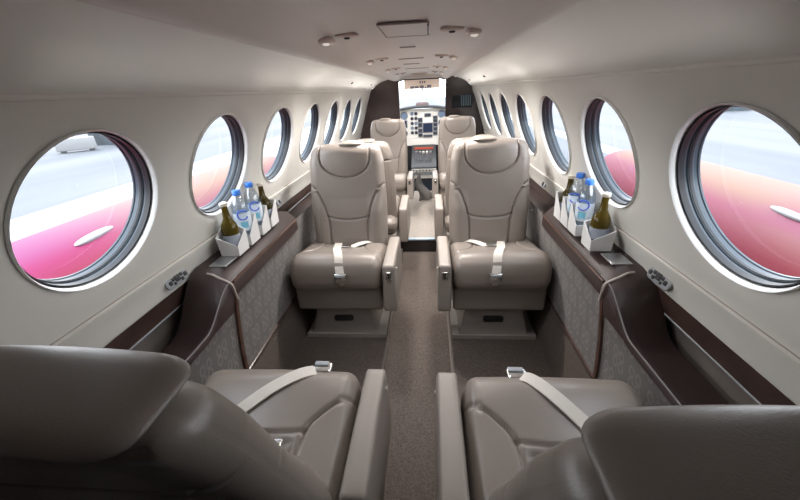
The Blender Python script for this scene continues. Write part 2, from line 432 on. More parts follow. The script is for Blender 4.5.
# ceiling
cp = [(0,.158),(.12,.157),(.19,.152),(.225,.141),(.245,.124),(.262,.110),(.280,.103),(.298,.104),(.312,.112),(.323,.124),(.331,.134),(.335,.133)]
cpf = [(-a, b) for a, b in reversed(cp)] + cp[1:]
o = MB().grid(lambda u, v: (cpf[round(v*(len(cpf)-1))][0], Y0+(Y1-Y0)*u, cpf[round(v*(len(cpf)-1))][1]), 2, len(cpf)-1).build('ceiling', 'ceil', angle=60)
struct(o, 'pale curved cabin ceiling with a flat centre strip and rounded valances', 'ceiling')

for i, sg in enumerate((-1, 1)):
    o = MB().tube([(sg*.333, Y0, .1295), (sg*.333, Y1, .1295)], .0065, 8).build('trim_%d' % (27+i), 'cream')
    struct(o, 'raised cream edge line where the ceiling valance meets the upper lining, %s side' % SN[sg], 'trim')
# floors
o = keep(MB().box(-.86, -.213, Y0, 3.36, -1.62, -1.54).box(.213, .86, Y0, 3.36, -1.62, -1.54).box(-.213, .213, Y0, 3.36, -1.66, -1.575).build('floor', 'carpet', smooth=False))
struct(o, 'brown taupe carpet of the cabin floor with a sunken aisle', 'floor')
for i, sg in enumerate((-1, 1)):
    o = keep(MB().tube([(sg*.213, Y0, -1.545), (sg*.213, 3.36, -1.545)], .009, 8).build('trim_%d' % (21+i), 'carpet_edge'))
    struct(o, 'raised edge of the aisle carpet, %s side' % SN[sg], 'trim')
o = keep(MB().box(-.86, .86, 3.362, 5.27, -1.60, -1.43).build('floor_front', 'carpet_front', smooth=False))
struct(o, 'pale raised carpet floor leading to the cockpit', 'floor')
o = keep(MB().box(-.86, .86, 3.350, 3.3615, -1.575, -1.445).build('trim_23', 'riser', smooth=False))
struct(o, 'dark riser of the step up to the front floor', 'step')
o = keep(MB().rbox((0, 3.357, -1.434), (.86, .022, .011), .008, (2,2,2)).build('trim_24', 'nosing'))
struct(o, 'blue grey nosing along the step edge', 'trim')

# rear bulkhead behind the camera
o = MB().box(-.9, .9, Y0-.05, Y0, -1.3, .2).build('wall_rear', 'bulk', smooth=False)
struct(o, 'brown rear bulkhead behind the camera', 'wall')

# front bulkhead, two halves with the cockpit opening between
rim = [(.25,.130),(.30,.116),(.335,.135),(.42,.113),(.47,.092),(.52,.062),(.575,.022),(.58,.0175),(.743,-.468),(.80,-.575),(.845,-.80),(.86,-1.1),(.80,-1.29)]
for sg, m_ in ((-1, 'bulk'), (1, 'bulk_dark')):
    xo = .252 if sg < 0 else .282
    r2 = [p for p in rim if p[0] > xo]
    poly = [(sg*xo, -1.29), (sg*xo, .118)] + [(sg*a, b) for a, b in r2]
    o = MB().prism(poly, 1, 4.35, 4.40).build('wall_front_'+SN[sg], m_, smooth=False)
    struct(o, 'dark brown bulkhead panel beside the cockpit opening, %s side' % SN[sg], 'wall')
o = MB().prism([(-.30,.112),(-.25,.104),(-.20,.118),(.22,.118),(.28,.104),(.32,.112),(.32,.2),(-.30,.2)], 1, 4.345, 4.40).build('trim_25', 'ceil', smooth=False)
struct(o, 'pale header above the cockpit opening', 'trim')
o = MB().prism([(-.30,.103),(-.25,.095),(-.20,.109),(.22,.109),(.28,.095),(.32,.103),(.32,.113),(.28,.105),(.22,.119),(-.20,.119),(-.25,.105),(-.30,.113)], 1, 4.344, 4.41).build('trim_26', 'dark', smooth=False)
struct(o, 'thin dark seal line along the header of the cockpit opening', 'trim')
# smoked panel with slanted pale stripes on the right bulkhead
r_ = empty('smoked_glass_panel', (.47, 4.347, -.13), 0, 'small smoked glass panel with slanted pale stripes on the right bulkhead', 'panel')
MB().rbox((0,0,0), (.115,.006,.075), .005, (2,2,2)).build('panel_face', 'smoke', r_)
for i in range(6):
    x = -.005+i*.02
    o = MB().prism([(x,-.055),(x+.008,-.055),(x+.03-.028,.055),(x-.006,.055)], 1, -.009, -.0062).build('slanted_stripe', 'stripe', r_, smooth=False)

# ------------------------------------------------------------------ windows
def window(sg, y, n):
    r_ = empty('window_%d' % n, wall_pt(sg, y, 0, 0), 0, None, None, kind='structure')
    A = Vector((sg*math.cos(TILT), 0, math.sin(TILT)))
    a = dict(O=(0,0,0), A=tuple(A), U=(0,1,0), n=64)
    MB().lathe([(R*1.012,.005),(R*1.010,.001),(R*1.0,-.001),(R*.990,.001),(R*.980,.007),(R*.974,.014),(R*.985,.018)], closed=True, **a).build('window_ring', 'white', r_)
    MB().lathe([(R*.962,.012),(R*.948,.014),(R*.945,.024),(R*.962,.026)], closed=True, **a).build('gasket', 'rubber', r_)
    MB().lathe([(R*1.02,.013),(R*.962,.020),(R*.958,.032),(R*.938,.034),(R*.94,.045),(R*.952,.047),(R*.95,.054),(R*.938,.056),(R*.938,.060),(R*1.05,.061)], **a).build('window_frame', 'frame', r_, angle=20)
    MB().lathe([(R*.945,.0345),(R*.930,.036),(R*.930,.042),(R*.945,.044)], closed=True, **a).build('seal', 'rubber', r_)
    MB().lathe([(R*.96,.0205),(R*.948,.022),(R*.948,.027),(R*.96,.028)], closed=True, **a).build('seal', 'rubber', r_)
    MB().lathe([(R*.940,.0585),(0.0,.0585)], **a).build('window_pane', 'pane', r_)
    return r_
n = 0
for sg in (-1, 1):
    for i, y in enumerate(WY):
        n += 1
        w = window(sg, y, n)
        ordn = ('nearest','second nearest','third nearest','fourth nearest','fifth nearest','sixth nearest','farthest')[i]
        tag(w, 'round cabin window in the %s wall, %s of its row' % (SN[sg], ordn), 'window')
        # unseen opaque ring added outside the hole to block light leaks
        MB().lathe([(R*1.04,.062),(.262,.075)], n=48, A=(sg*math.cos(TILT),0,math.sin(TILT)), U=(0,1,0)).build('light_block_ring', 'frame', w)

K_DONE = [o for o in bpy.data.objects if o.parent is None and o.name not in KEEP]
# ------------------------------------------------------------------ seats
def groove(d, w, depth): return -depth*math.exp(-(d/w)**2)
def sdist(px, pz, pts):
    best = 9
    for (a, b) in zip(pts[:-1], pts[1:]):
        dx, dz = b[0]-a[0], b[1]-a[1]; L = dx*dx+dz*dz
        t = max(0, min(1, ((px-a[0])*dx+(pz-a[1])*dz)/L)) if L else 0
        best = min(best, math.hypot(px-a[0]-t*dx, pz-a[1]-t*dz))
    return best
def smooth_curve(P, n=6):
    out = []
    Q = [P[0]] + list(P) + [P[-1]]
    for i in range(1, len(Q)-2):
        for j in range(n):
            t = j/n; p0, p1, p2, p3 = [Vector(q) for q in Q[i-1:i+3]]
            out.append(tuple(.5*((2*p1)+(-p0+p2)*t+(2*p0-5*p1+4*p2-p3)*t*t+(-p0+3*p1-3*p2+p3)*t**3)))
    out.append(tuple(P[-1])); return out

GZ = -1.54
def make_seat(name, arm_side, recline=.20, belt='mid', arm_z=-.922, back_top=-.31, bm=1, low=False, back_shift=0., flap_side=1):
    """seat faces -Y; local origin on the floor at the armrest front line, x=0 cushion centre.  z given relative to the camera height"""
    r_ = empty(name)
    Z = lambda z: z - GZ
    # plinth
    mb = MB(); z0, z1 = .0, Z(-1.285)
    F = [(-.235,.02),(.225,.02),(.225,.50),(-.235,.50)]; T = [(-.185,.050),(.165,.050),(.19,.48),(-.2,.48)]
    mb.add([(a,b,z0) for a,b in F]+[(a,b,z1) for a,b in T], [(3,2,1,0),(4,5,6,7),(0,1,5,4),(1,2,6,5),(2,3,7,6),(3,0,4,7)])
    mb.box(-.275,.275,.01,.5,0,.03)
    pl = mb.build('plinth', 'plinth', r_, smooth=False)
    MB().rbox((-.01,.034,.150), (.066,.012,.021), (.016,.006,.016), (4,2,3)).build('handle_slot', 'dark', pl)
    MB().box(-.28,.28,.10,.50,Z(-1.287),Z(-1.265)).build('seat_track', 'grey_plate', r_, smooth=False)
    # skirt under the cushion
    MB().rbox((0,.22,Z(-1.19)), (.280,.265,.085), (.02,.02,.02), (4,4,4)).build('skirt', 'leather', r_)
    # cushion
    cz, hz = Z(-1.018), .108
    bol = [smooth_curve([(s*.30,.03),(s*.25,.055),(s*.19,.105),(s*.150,.165),(s*.138,.30),(s*.138,.6)]) for s in (-1,1)]
    hs = smooth_curve([(-.15,.165),(-.08,.172),(0,.175),(.08,.172),(.15,.165)])
    def cf(w):
        x, y, z = w
        ly = y+.20
        if z > .0:
            f = min(1, z/hz*1.6)
            z += f*(.010*math.cos(x/.30*PI/2) + .016*math.exp(-((ly+.0)/.10)**2))
            for c in bol: z += f*groove(sdist(x, ly, c), .005, .016)
            z += f*groove(sdist(x, ly, hs), .006, .009)
            z -= f*.05*max(0, min(1, (ly-.0)/.4))
            if abs(x) < .14 and ly > .17: z -= .014*f*min(1, (ly-.17)/.03)*min(1, (.14-abs(x))/.03)
        # side puff at front
        x *= 1 + .025*math.exp(-((z)/.1)**2)
        return [x, y, z]
    MB().rbox((0,.20,cz), (.283,.30,hz), (.05,.085,.085), (70,74,6), cf).build('seat_cushion', 'leather', r_, angle=180)
    # back
    yb, H = .285+back_shift, back_top+1.06       # front face at bottom, height
    hb = .254; bx = arm_side*.028
    def lean(z): t = z/H; return yb + recline*t
    seam_side = [smooth_curve([(s*.262,.665*H),(s*.228,.645*H),(s*.190,.585*H),(s*.158,.49*H),(s*.138,.39*H),(s*.128,.28*H),(s*.125,-.1)]) for s in (-1,1)]
    seam_mid = smooth_curve([(-.140,.395*H),(-.09,.375*H),(0,.365*H),(.09,.375*H),(.140,.395*H)])
    seam_head = smooth_curve([(-.180,1.02*H),(-.176,.91*H),(-.148,.815*H),(-.085,.75*H),(0,.728*H),(.085,.75*H),(.148,.815*H),(.176,.91*H),(.180,1.02*H)])
    rear_top = [(-.3,.80*H),(.3,.80*H)]; rear_side = [[(s*.20,-.1),(s*.20,.80*H),(s*.235,1.05*H)] for s in (-1,1)]
    def bf(w):
        x, y, z = w; lz = z + H/2
        if y < 0:
            f = min(1, -y/.055*1.5)
            y -= f*(.020*math.cos(x/.28*PI/2)*max(0, 1-abs(lz/H-.2)/.35))
            for c in seam_side: y -= f*groove(sdist(x, lz, c), .0048, .018)
            y -= f*groove(sdist(x, lz, seam_mid), .0048, .015)
            y -= f*groove(sdist(x, lz, seam_head), .0048, .018)
            b = abs(x) - .13
            if lz < .60*H and b > 0: y -= f*.016*math.sin(min(1, b/.12)*PI)*min(1, (.60*H-lz)/.12)
            # head pad bulge
            e = (x/.18)**2 + ((lz-.93*H)/(.21*H))**2
            if e < 1: y -= f*.024*(1-e)**.7
        else:
            f = min(1, y/.05)
            y += f*groove(sdist(x, lz, rear_top), .004, .008)
            for c in rear_side: y += f*groove(sdist(x, lz, c), .004, .008)
        t = lz/H
        x *= 1.0 - .05*max(0, t-.5) - .10*max(0, t-.85)/.15*.9 + .03*math.exp(-((t-.45)/.25)**2)
        z -= .018*(x/.28)**2 * max(0, (t-.8)/.2)
        return [x, y + recline*t, z]
    MB().rbox((bx, yb+.055, Z(-1.06)+H/2), (hb,.062,H/2), (.055,.052,.05), (86,6,104), bf).build('seat_back', 'leather', r_, angle=180)
    # head-pad flap folded over the top of the back
    top = Z(-1.06)+H; yt = yb+recline
    mb = MB()
    def ff(w):
        x, y, z = w
        z -= .022*(x/.2)**2*.6
        return [x, y, z]
    near = belt.startswith('near')
    cw_, dw_, dc_ = (.225, .135, .185) if near else (.075, .085, .04)
    mb.rbox((bx+(-flap_side*.012 if near else -flap_side*dc_), yt+.055, top+(.014 if near else .0)), (cw_,.072,.013), (.05,.035,.0125), (12,6,3), ff)
    def bk(w):
        x, y, z = w
        return [x*(1-.15*max(0,-z)/.09), y-recline*.12*(z/.09)+.004*math.sin(x*30), z]
    mb.rbox((bx-flap_side*dc_, yt+.113, top-.062), (dw_,.013,.072), (.05,.012,.03), (12,3,8), bk)
    MB_o = mb.build('headrest_flap', 'leather_arm', r_, angle=180)
    for s in (-1, 1) if not near else ():
        MB().lathe([(.0,-.012),(.007,-.010),(.008,.0),(.006,.01)], n=10, O=(bx+s*.195, yb+recline*.84+.0, Z(-1.06)+.84*H), A=(0,-1,0), U=(1,0,0)).build('headrest_button', 'chrome', r_)
    # armrest on the aisle side
    ax = arm_side*.336
    ah = .155
    def af(w):
        x, y, z = w
        if arm_side > 0: x = x
        x *= 1 - .10*max(0, z/ah)
        z += .006*math.exp(-((y)/.15)**2)*max(0, z/ah)
        y -= .010*(z/ah)*(y/.24)
        return [x, y, z]
    ar = MB().rbox((ax, .125, Z(arm_z)-ah), (.042,.240,ah), (.014,.022,.022), (4,14,12), af).build('armrest', 'leather_arm', r_, angle=180)
    zl = Z(arm_z)-.062
    lt = MB().rbox((ax, -.113, zl), (.017,.009,.026), (.004,.004,.004), (2,2,2)).build('armrest_latch', 'chrome', r_)
    MB().prism([(ax-.008,zl+.017),(ax+.008,zl+.017),(ax+.003,zl+.0),(ax+.009,zl-.012),(ax-.009,zl-.012),(ax-.003,zl+.0)], 1, -.1245, -.1215).build('latch_lever', 'black', lt, smooth=False)
    MB().lathe([(0,.004),(.006,.003),(.007,-.002)], n=10, O=(ax+arm_side*.0415, -.045, Z(arm_z)-.045), A=(arm_side,0,0), U=(0,1,0)).build('recline_button', 'belt', r_)
    # belts
    yf = -.10
    def top_z(y):      # cushion top height along y
        q = max(0, min(1, (yf+.085-y)/.085))
        return cz + hz - .10*(1-math.sqrt(max(0, 1-q*q))) + .010 + .016*math.exp(-(y/.10)**2) - .05*max(0, min(1, y/.4)) - (.010 if .17 < y and not belt.startswith('near') else 0)
    if belt == 'mid':
        s = 1
        a = [(-.10+.0*i, .44-.035*i, 0) for i in range(3)]
        path = [(bm*a_, b_) for a_, b_ in ((-.055,.30),(-.045,.25),(-.035,.19),(-.015,.10),(.01,.02),(.03,-.045))]
        pts = [(x, y, top_z(y)+.004 ) for x, y in path] + [(bm*.038,-.085,cz+hz-.025),(bm*.044,-.107,cz+hz-.065)]
        sb = MB().ribbon(smooth_curve(pts, 5), .050, (1,.0,0), .005).build('belt_strap', 'belt', r_, smooth=False)
        bk_ = MB().rbox((bm*.047,-.116,cz+hz-.088), (.037,.010,.032), (.006,.006,.006), (2,2,2)).build('belt_buckle', 'chrome', r_)
        MB().rbox((bm*.047,-.127,cz+hz-.070), (.030,.004,.008), .003, (2,2,2)).build('buckle_lip', 'grey_plate', bk_)
        MB().rbox((bm*.047,-.116,cz+hz-.122), (.020,.005,.016), .004, (2,2,2)).build('buckle_plate', 'chrome', bk_)
        path = [(bm*a_, b_) for a_, b_ in ((.185,.30),(.15,.26),(.105,.215),(.065,.175))]
        pts = [(x, y, top_z(y)+.006+(.010 if i in (1,2) else 0)) for i, (x, y) in enumerate(path)]
        MB().ribbon(smooth_curve(pts, 5), .045, (.7*bm,-.7,0), .005).build('belt_strap', 'belt', r_, smooth=False)
        MB().rbox((bm*.035,.155,top_z(.155)+.012), (.032,.016,.004), .003, (2,2,2)).build('belt_tongue', 'chrome', r_)
    elif belt in ('nearL', 'nearR'):
        # (x local, y local)
        path = [(.15,.25),(.09,.135),(.0,.04),(-.08,-.02),(-.125,-.050)] if belt == 'nearL' else [(-.12,.24),(-.06,.12),(.01,.03),(.06,-.03),(.085,-.055)]
        pts = [(x, y, top_z(y)+.004) for x, y in path]
        MB().ribbon(smooth_curve(pts, 6), .050, None, .005).build('belt_strap', 'belt', r_, smooth=False)
        ex, ey = (path[-1][0] + (-.022 if belt == 'nearL' else .012), path[-1][1]-.018)
        b_ = MB().rbox((ex,ey,top_z(ey)+.012), (.034,.024,.010), (.01,.01,.006), (3,3,2)).build('belt_buckle', 'chrome', r_)
        MB().rbox((ex+.004,ey-.012,top_z(ey)+.024), (.026,.010,.004), .003, (2,2,2)).build('buckle_lip', 'grey_plate', b_)
        if belt == 'nearL':
            pts = [(-.17,.37,top_z(.37)+.01),(-.14,.32,top_z(.32)+.012),(-.11,.27,top_z(.27)+.012),(-.09,.24,top_z(.24)+.010)]
            MB().ribbon(smooth_curve(pts, 5), .040, (.8,.5,0), .005).build('belt_strap', 'belt', r_, smooth=False)
            MB().rbox((-.078,.222,top_z(.22)+.014), (.026,.018,.005), .004, (2,2,2)).build('belt_tongue', 'chrome', r_)
    return r_

LX = .488
def seat(name_, x, y, side, rz, label, sc=(1,1,1), grp='cabin armchairs', z=0, **kw):
    """side: +1 if aisle lies towards +X of the world for this seat"""
    arm = side if rz == 0 else -side
    r_ = make_seat(name_, arm, **kw)
    r_.location = (x, y, GZ+z); r_.rotation_euler = (0,0,rz); r_.scale = sc
    tag(r_, label, 'seat', grp); return r_
seat('cabin_seat', -LX-.008, 1.868, 1, 0, 'taupe leather armchair facing the camera, left of the aisle, buckle hanging over its cushion', recline=.12, flap_side=-1, back_top=-.297)
seat('cabin_seat', LX+.018, 1.868, -1, 0, 'taupe leather armchair facing the camera, right of the aisle, buckle hanging over its cushion', bm=-1, recline=.12, back_top=-.297)
seat('cabin_seat', -.455, .855, 1, PI, 'nearest left leather armchair seen from behind, pale belt lying across its cushion', recline=.26, belt='nearL', back_top=-.305, flap_side=-1)
seat('cabin_seat', .475, .845, -1, PI, 'nearest right leather armchair seen from behind, pale belt lying across its cushion', recline=.295, belt='nearR', back_top=-.328)
seat('cabin_seat', -.465, 3.17, 1, PI, 'left leather armchair facing the cockpit, back to back with the camera-facing left one', (.95,.98,1), recline=.13, belt='none', back_top=-.335)
seat('cabin_seat', .49, 3.17, -1, PI, 'right leather armchair facing the cockpit, back to back with the camera-facing right one', (.95,.98,1), recline=.13, belt='none', back_top=-.335)
seat('cabin_seat', -.435, 4.07, 1, 0, 'far left leather armchair facing the camera, before the brown bulkhead', (.88,.88,.82), recline=.10, belt='none', back_top=-.165, z=.11)
seat('cabin_seat', .455, 4.07, -1, 0, 'far right leather armchair facing the camera, before the dark bulkhead', (.88,.88,.82), recline=.10, belt='none', back_top=-.165, z=.11)

# ------------------------------------------------------------------ bottles and holders
def pet_bottle(loc, label, h=.30):
    r_ = empty('water_bottle', loc, 0, label, 'bottle')
    k = h/.30; p = []
    for (r, z) in [(.0,.0),(.030,.0),(.034,.006),(.0345,.05),(.033,.055),(.0345,.06),(.0345,.11),(.033,.115),(.0345,.12),(.0345,.18),(.033,.205),(.027,.235),(.018,.258),(.014,.268),(.014,.275)]: p.append((r, z*k))
    MB().lathe(p, 24).build('bottle_body', 'water', r_)
    MB().lathe([(.0155,.268*k),(.017,.270*k),(.017,.292*k),(.015,.295*k),(0,.295*k)], 20).build('bottle_cap', 'cap_blue', r_)
    a0 = -PI/2 - 1.2
    MB().lathe([(.0349,.075*k),(.0352,.078*k),(.0352,.172*k),(.0349,.175*k)], 24).build('bottle_label', 'water_label', r_)
    r_.scale = (1.12, 1.12, 1)
    return r_, k
M['water_label'] = mat('clear_label', (.72, .82, .92), .35)
def logo(r_, sg, z, rad, gap=True, name='label_logo'):
    pts = []
    face = math.atan2(-1.0, -sg*.75)
    for i in range(25):
        t = .5 + (2*PI-1.0)*i/24 if gap else 2*PI*i/24
        u = rad*math.cos(t); w = rad*1.05*math.sin(t)
        an = face - sg*u/.0355
        pts.append((.0362*math.cos(an), .0362*math.sin(an), z+w))
    MB().tube(pts, .0028, 6).build(name, 'logo_blue', r_)
def patch(r_, sg, z, w, h, m, name):
    face = math.atan2(-1.0, -sg*.75); p = []
    MB().grid(lambda u, v: (.0358*math.cos(face+(u-.5)*w/.0355), .0358*math.sin(face+(u-.5)*w/.0355), z+(v-.5)*h), 8, 2).build(name, m, r_)
def beer(loc, label, m, h=.255):
    r_ = empty('beer_bottle', loc, 0, label, 'bottle'); k = h/.255
    p = [(r, z*k) for r, z in [(0,0),(.030,0),(.033,.006),(.033,.10),(.0325,.125),(.029,.145),(.020,.165),(.0145,.180),(.0125,.21),(.012,.236),(.0135,.238),(.0135,.246)]]
    MB().lathe(p, 24).build('bottle_body', m, r_)
    MB().lathe([(.0150,.238*k),(.0158,.242*k),(.0150,.252*k),(.010,.2555*k),(0,.2555*k)], 20).build('bottle_cap', 'cap_gold', r_)
    MB().lathe([(.0334,.045*k),(.0336,.047*k),(.0336,.095*k),(.0334,.097*k)], 24).build('bottle_label', 'label_grey', r_)
    r_.scale = (1.12, 1.12, 1)
    return r_
for sg in (-1, 1):
    side = SN[sg]
    if sg > 0: X, SH, P = .802, -.652, ((1.42,-.415),(1.585,-.396),(1.69,-.390),(1.79,-.428))
    else: X, SH, P = -.826, -.652, ((1.40,-.415),(1.522,-.388),(1.65,-.382),(1.765,-.418))
    (near, zn), (wa, za), (wb, zb_), (far, zf) = P
    beer((X, near, SH+.004), 'olive beer bottle with pale cap in the %s holder, nearest the camera' % side, 'olive', zn-SH)
    for yy, w_, hh in ((wa, 'nearer', za-SH), (wb, 'farther', zb_-SH)):
        b, k = pet_bottle((X, yy, SH+.004), 'blue-capped clear water bottle in the %s holder, the %s of its two' % (side, w_), hh)
        logo(b, sg, .165*k, .021); patch(b, sg, .110*k, .030, .030, 'label_teal', 'label_print')
    beer((X, far, SH+.004), 'dark beer bottle at the far end of the %s holder' % side, 'olive_dark', zf-SH)
    mid = (near+far)/2
    h_ = empty('bottle_holder', (X, mid, SH), 0, 'white four-pocket bottle holder standing on the %s ledge' % side, 'holder')
    # pockets: open trays with a slanting rim, low on the aisle/near side
    for yy in (near, wa, wb, far):
        y_ = yy-mid; a = .048; b = .0505
        mb = MB()
        pr = [(-a,-b,.055),(a,-b,.055),(a,b-.006,.135),(-a,b-.006,.135)]
        if yy == near: pr = [(-a,-b,.05),(a,-b,.09),(a,b-.006,.14),(-a,b-.006,.10)] if sg > 0 else [(-a,-b,.09),(a,-b,.05),(a,b-.006,.10),(-a,b-.006,.14)]
        base = [(-a*.9,-b*.92,.0),(a*.9,-b*.92,.0),(a*.9,b*.92,.0),(-a*.9,b*.92,.0)]
        inn = [(x*.92, y*.92, z) for x, y, z in pr]; ib = [(x*.9, y*.9, .003) for x, y, z in base]
        vs = [(x, y+y_, z) for x, y, z in base+pr+inn+ib]
        fs = [(3,2,1,0)]
        for i in range(4):
            j = (i+1) % 4; fs += [(i,j,4+j,4+i),(4+i,4+j,8+j,8+i),(8+i,8+j,12+j,12+i)]
        fs.append((12,13,14,15))
        mb.add(vs, fs).build('pocket', 'holder', h_, smooth=False)
    # glossy lid on the ledge just in front
    o = MB().rbox((sg*.838, 1.31, -.6575), (.040,.050,.0035), .003, (2,2,2)).build('cup_holder_lid', 'chrome')
    o.data.materials[0] = M['lid']= M.get('lid') or mat('satin_metal', (.55,.56,.58), .28, metal=.9)
    tag(o, 'shiny metal cup holder lid set in the %s ledge before the bottles' % side, 'lid')
    # pull strap
    pts = [(sg*.86,1.215,-.668),(sg*.83,1.205,-.668),(sg*.80,1.20,-.682),(sg*.768,1.20,-.700),(sg*.755,1.203,-.72),(sg*.756,1.21,-.76),(sg*.762,1.225,-.80)]
    o = MB().tube(smooth_curve(pts, 6), .0052, 8).build('pull_strap', 'strap')
    tag(o, 'beige leather pull strap looped over the edge of the %s ledge' % side, 'strap')
    # oval control plate on the cream rail
    def plate(y, nm, lab, w, kk):
        c = empty(nm, (sg*.757, y, -.533), 0, lab, 'control plate')
        tilt = math.atan2(.04, .013)
        ax = Vector((-sg*math.sin(tilt), 0, math.cos(tilt)*-.0+ .30)).normalized()
        c.rotation_euler = (0, sg*.30, 0)
        MB().rbox((0,0,0), (.006,w,.020), (.003,.018,.018), (2,4,4)).build('plate_face', 'grey_plate', c)
        for (py, pz, s_) in kk:
            MB().rbox((-sg*.006, py, pz), (.003,s_,s_), (.002,.004,.004), (2,2,2)).build('push_button', 'black', c)
    plate(.935, 'control_plate', 'oval grey control plate with black buttons on the %s rail near the camera' % side, .052,
          [(-.034,.0,.007),(-.018,.006,.006),(-.018,-.008,.005),(0,.003,.011),(.018,-.008,.006),(.020,.007,.006),(.036,.0,.007)])
    plate(1.80 if sg < 0 else 2.05, 'outlet_plate', 'small grey outlet plate on the %s rail beyond the bottles' % side, .028, [(0,0,.010)])

N_BEFORE = set(o.name for o in bpy.data.objects)
# ------------------------------------------------------------------ ceiling fittings
def ceil_z(x):
    x = abs(x)
    for (a, b) in zip(cp[:-1], cp[1:]):
        if a[0] <= x <= b[0]: return a[1] + (b[1]-a[1])*(x-a[0])/(b[0]-a[0])
    return .13
for k, y in enumerate((1.14, 1.97, 2.83, 3.60)):
    for sg in (-1, 1):
        x = sg*.212
        r_ = empty('reading_light', (x, y, ceil_z(x)-.004), 0, 'small swivelling reading lamp on the %s ceiling valance, %s of its row' % (SN[sg], ('nearest','second','third','farthest')[k]), 'lamp', 'reading lamps along the ceiling')
        MB().rbox((0,0,0), (.024,.036,.008), (.018,.028,.007), (3,3,2)).build('lamp_housing', 'lamp', r_)
        MB().lathe([(0,-.013),(.007,-.012),(.011,-.008),(.012,-.004),(.012,.0)], 16, O=(0,-.005,0)).build('lamp_lens', 'lens', r_)
        x = sg*.150
        v_ = empty('air_vent', (x, y+.0, ceil_z(x)-.003), 0, 'round air nozzle in the ceiling on the %s, %s of its row' % (SN[sg], ('nearest','second','third','farthest')[k]), 'vent', 'air nozzles along the ceiling')
        MB().rbox((0,0,0), (.034,.020,.006), (.018,.014,.005), (3,3,2)).build('vent_plate', 'lamp', v_)
        MB().lathe([(0,-.010),(.007,-.010),(.010,-.006),(.011,.0)], 14, O=(.0,0,0)).build('nozzle', 'black', v_)
h_ = empty('ceiling_hatch', (.02, 1.12, .1555), 0, 'rectangular ceiling panel with a thin gap and dark latch', 'hatch')
MB().box(-.062,.062,-.105,.105,-.004,-.001).build('hatch_panel', 'ceil', h_, smooth=False)
for (a, b, c, d) in ((-.066,.066,-.109,-.105),(-.066,.066,.105,.109),(-.066,-.062,-.105,.105)):
    MB().box(a,b,c,d,-.0048,-.0005).build('gap_line', 'seam', h_, smooth=False)
MB().box(.0605,.0645,-.085,.070,-.0065,-.001).build('latch', 'black', h_, smooth=False)
for y, w, x in ((1.52,.03,.005),(2.05,.065,-.005),(2.95,.09,0),(2.45,.05,-.02)):
    o = MB().box(x-w,x+w,y-.006,y+.006,.150,.1535).build('ceiling_slot', 'seam', smooth=False)
    tag(o, 'thin crosswise slot in the ceiling centre strip, %s' % {1.52:'nearest the hatch',2.05:'second from the hatch',2.45:'third from the hatch',2.95:'farthest from the hatch'}[y], 'slot')
r_ = empty('exit_lamp', (.0, 3.9, .148), 0, 'flat dark-framed lamp in the ceiling just before the cockpit', 'lamp')
MB().rbox((0,0,0), (.075,.05,.008), .006, (2,2,2)).build('lamp_frame', 'lamp', r_)
MB().box(-.05,.05,-.03,.03,-.010,-.007).build('lamp_lens', 'seam', r_, smooth=False)
for sg in (-1, 1):
    for y in (2.9, 3.9):
        o = MB().lathe([(0,-.006),(.010,-.005),(.012,.002)], 12, O=(sg*.50, y, .073), A=(sg*.4,0,1)).build('lining_stud', 'brown')
        tag(o, 'small dark stud on the %s upper lining, %s' % (SN[sg], 'nearer' if y < 3 else 'by the bulkhead'), 'stud')

# ------------------------------------------------------------------ cockpit
CY = 5.4
ip = empty('instrument_panel', (0, CY, -.50), 0, 'pale instrument panel full of dials between the two bulkheads', 'instrument panel')
MB().prism([(-.42,-.26),(.42,-.26),(.42,.22),(.30,.255),(-.30,.255),(-.42,.22)], 1, 0, .05).build('panel_face', 'panel_white', ip, smooth=False)
MB().box(-.42,.42,.01,.04,-.93,-.26).build('lower_panel', 'black', ip, smooth=False)
def dial(x, z, r, m='gauge'):
    b = MB().lathe([(r*1.18,.0),(r*1.18,-.010),(r,-.012),(r*.98,-.006)], 16, O=(x,0,z), A=(0,1,0), U=(1,0,0)).build('dial', 'bezel', ip)
    MB().lathe([(r*.98,-.006),(0,-.006)], 16, O=(x,0,z), A=(0,1,0), U=(1,0,0)).build('dial_face', m, b)
def screen(x, z, w, h, m='screen', nm='display'):
    b = MB().rbox((x,-.006,z), (w+.010,.008,h+.010), .005, (2,2,2)).build(nm, 'bezel', ip)
    MB().box(x-w,x+w,-.0165,-.0145,z-h,z+h).build('display_glass', m, b, smooth=False)
dial(-.27, .165, .048, 'gauge_blue'); screen(-.27, .05, .035, .045, 'screen'); dial(-.345,.09,.03); dial(-.20,.07,.0); 
for i in range(2):
    for j in range(5): dial(-.155+i*.058, .19-j*.066, .022, 'gauge' if (i+j) % 3 else 'gauge_blue')
for z, h in ((.10,.025),(.03,.028),(-.05,.025),(-.11,.02)): screen(-.035, z, .026, h, 'gauge')
screen(.075, .165, .04, .016, 'gauge', 'annunciator'); screen(.075, -.01, .068, .062)
screen(.075, -.125, .06, .012, 'gauge', 'radio')
for z, h in ((.13,.015),(.085,.02),(.03,.022),(-.03,.022),(-.09,.02)): screen(.185, z, .026, h, 'gauge', 'radio')
dial(.28, .175, .048, 'gauge_blue'); dial(.28,.05,.045); dial(-.27,-.08,.04); dial(.29,-.08,.04)
for x in (-.045, .155):
    MB().lathe([(0,-.014),(.010,-.012),(.012,0)], 12, O=(x,0,.185), A=(0,1,0)).build('knob', 'overhead', ip)
gs = empty('glareshield', (0, CY-.055, -.213), 0, 'dark padded glareshield with a rounded mauve hood on top of the instrument panel', 'glareshield')
MB().rbox((0,0,0), (.42,.05,.022), (.03,.04,.018), (10,3,3), lambda w: [w[0], w[1], w[2]-.05*(w[0]/.42)**2]).build('pad', 'glareshield', gs)
tag(MB().rbox((0,.0,.024), (.095,.045,.040), (.05,.03,.03), (6,4,4)).build('hood', mat('mauve_hood', (.13,.095,.10), .6), gs), 'rounded mauve hood')
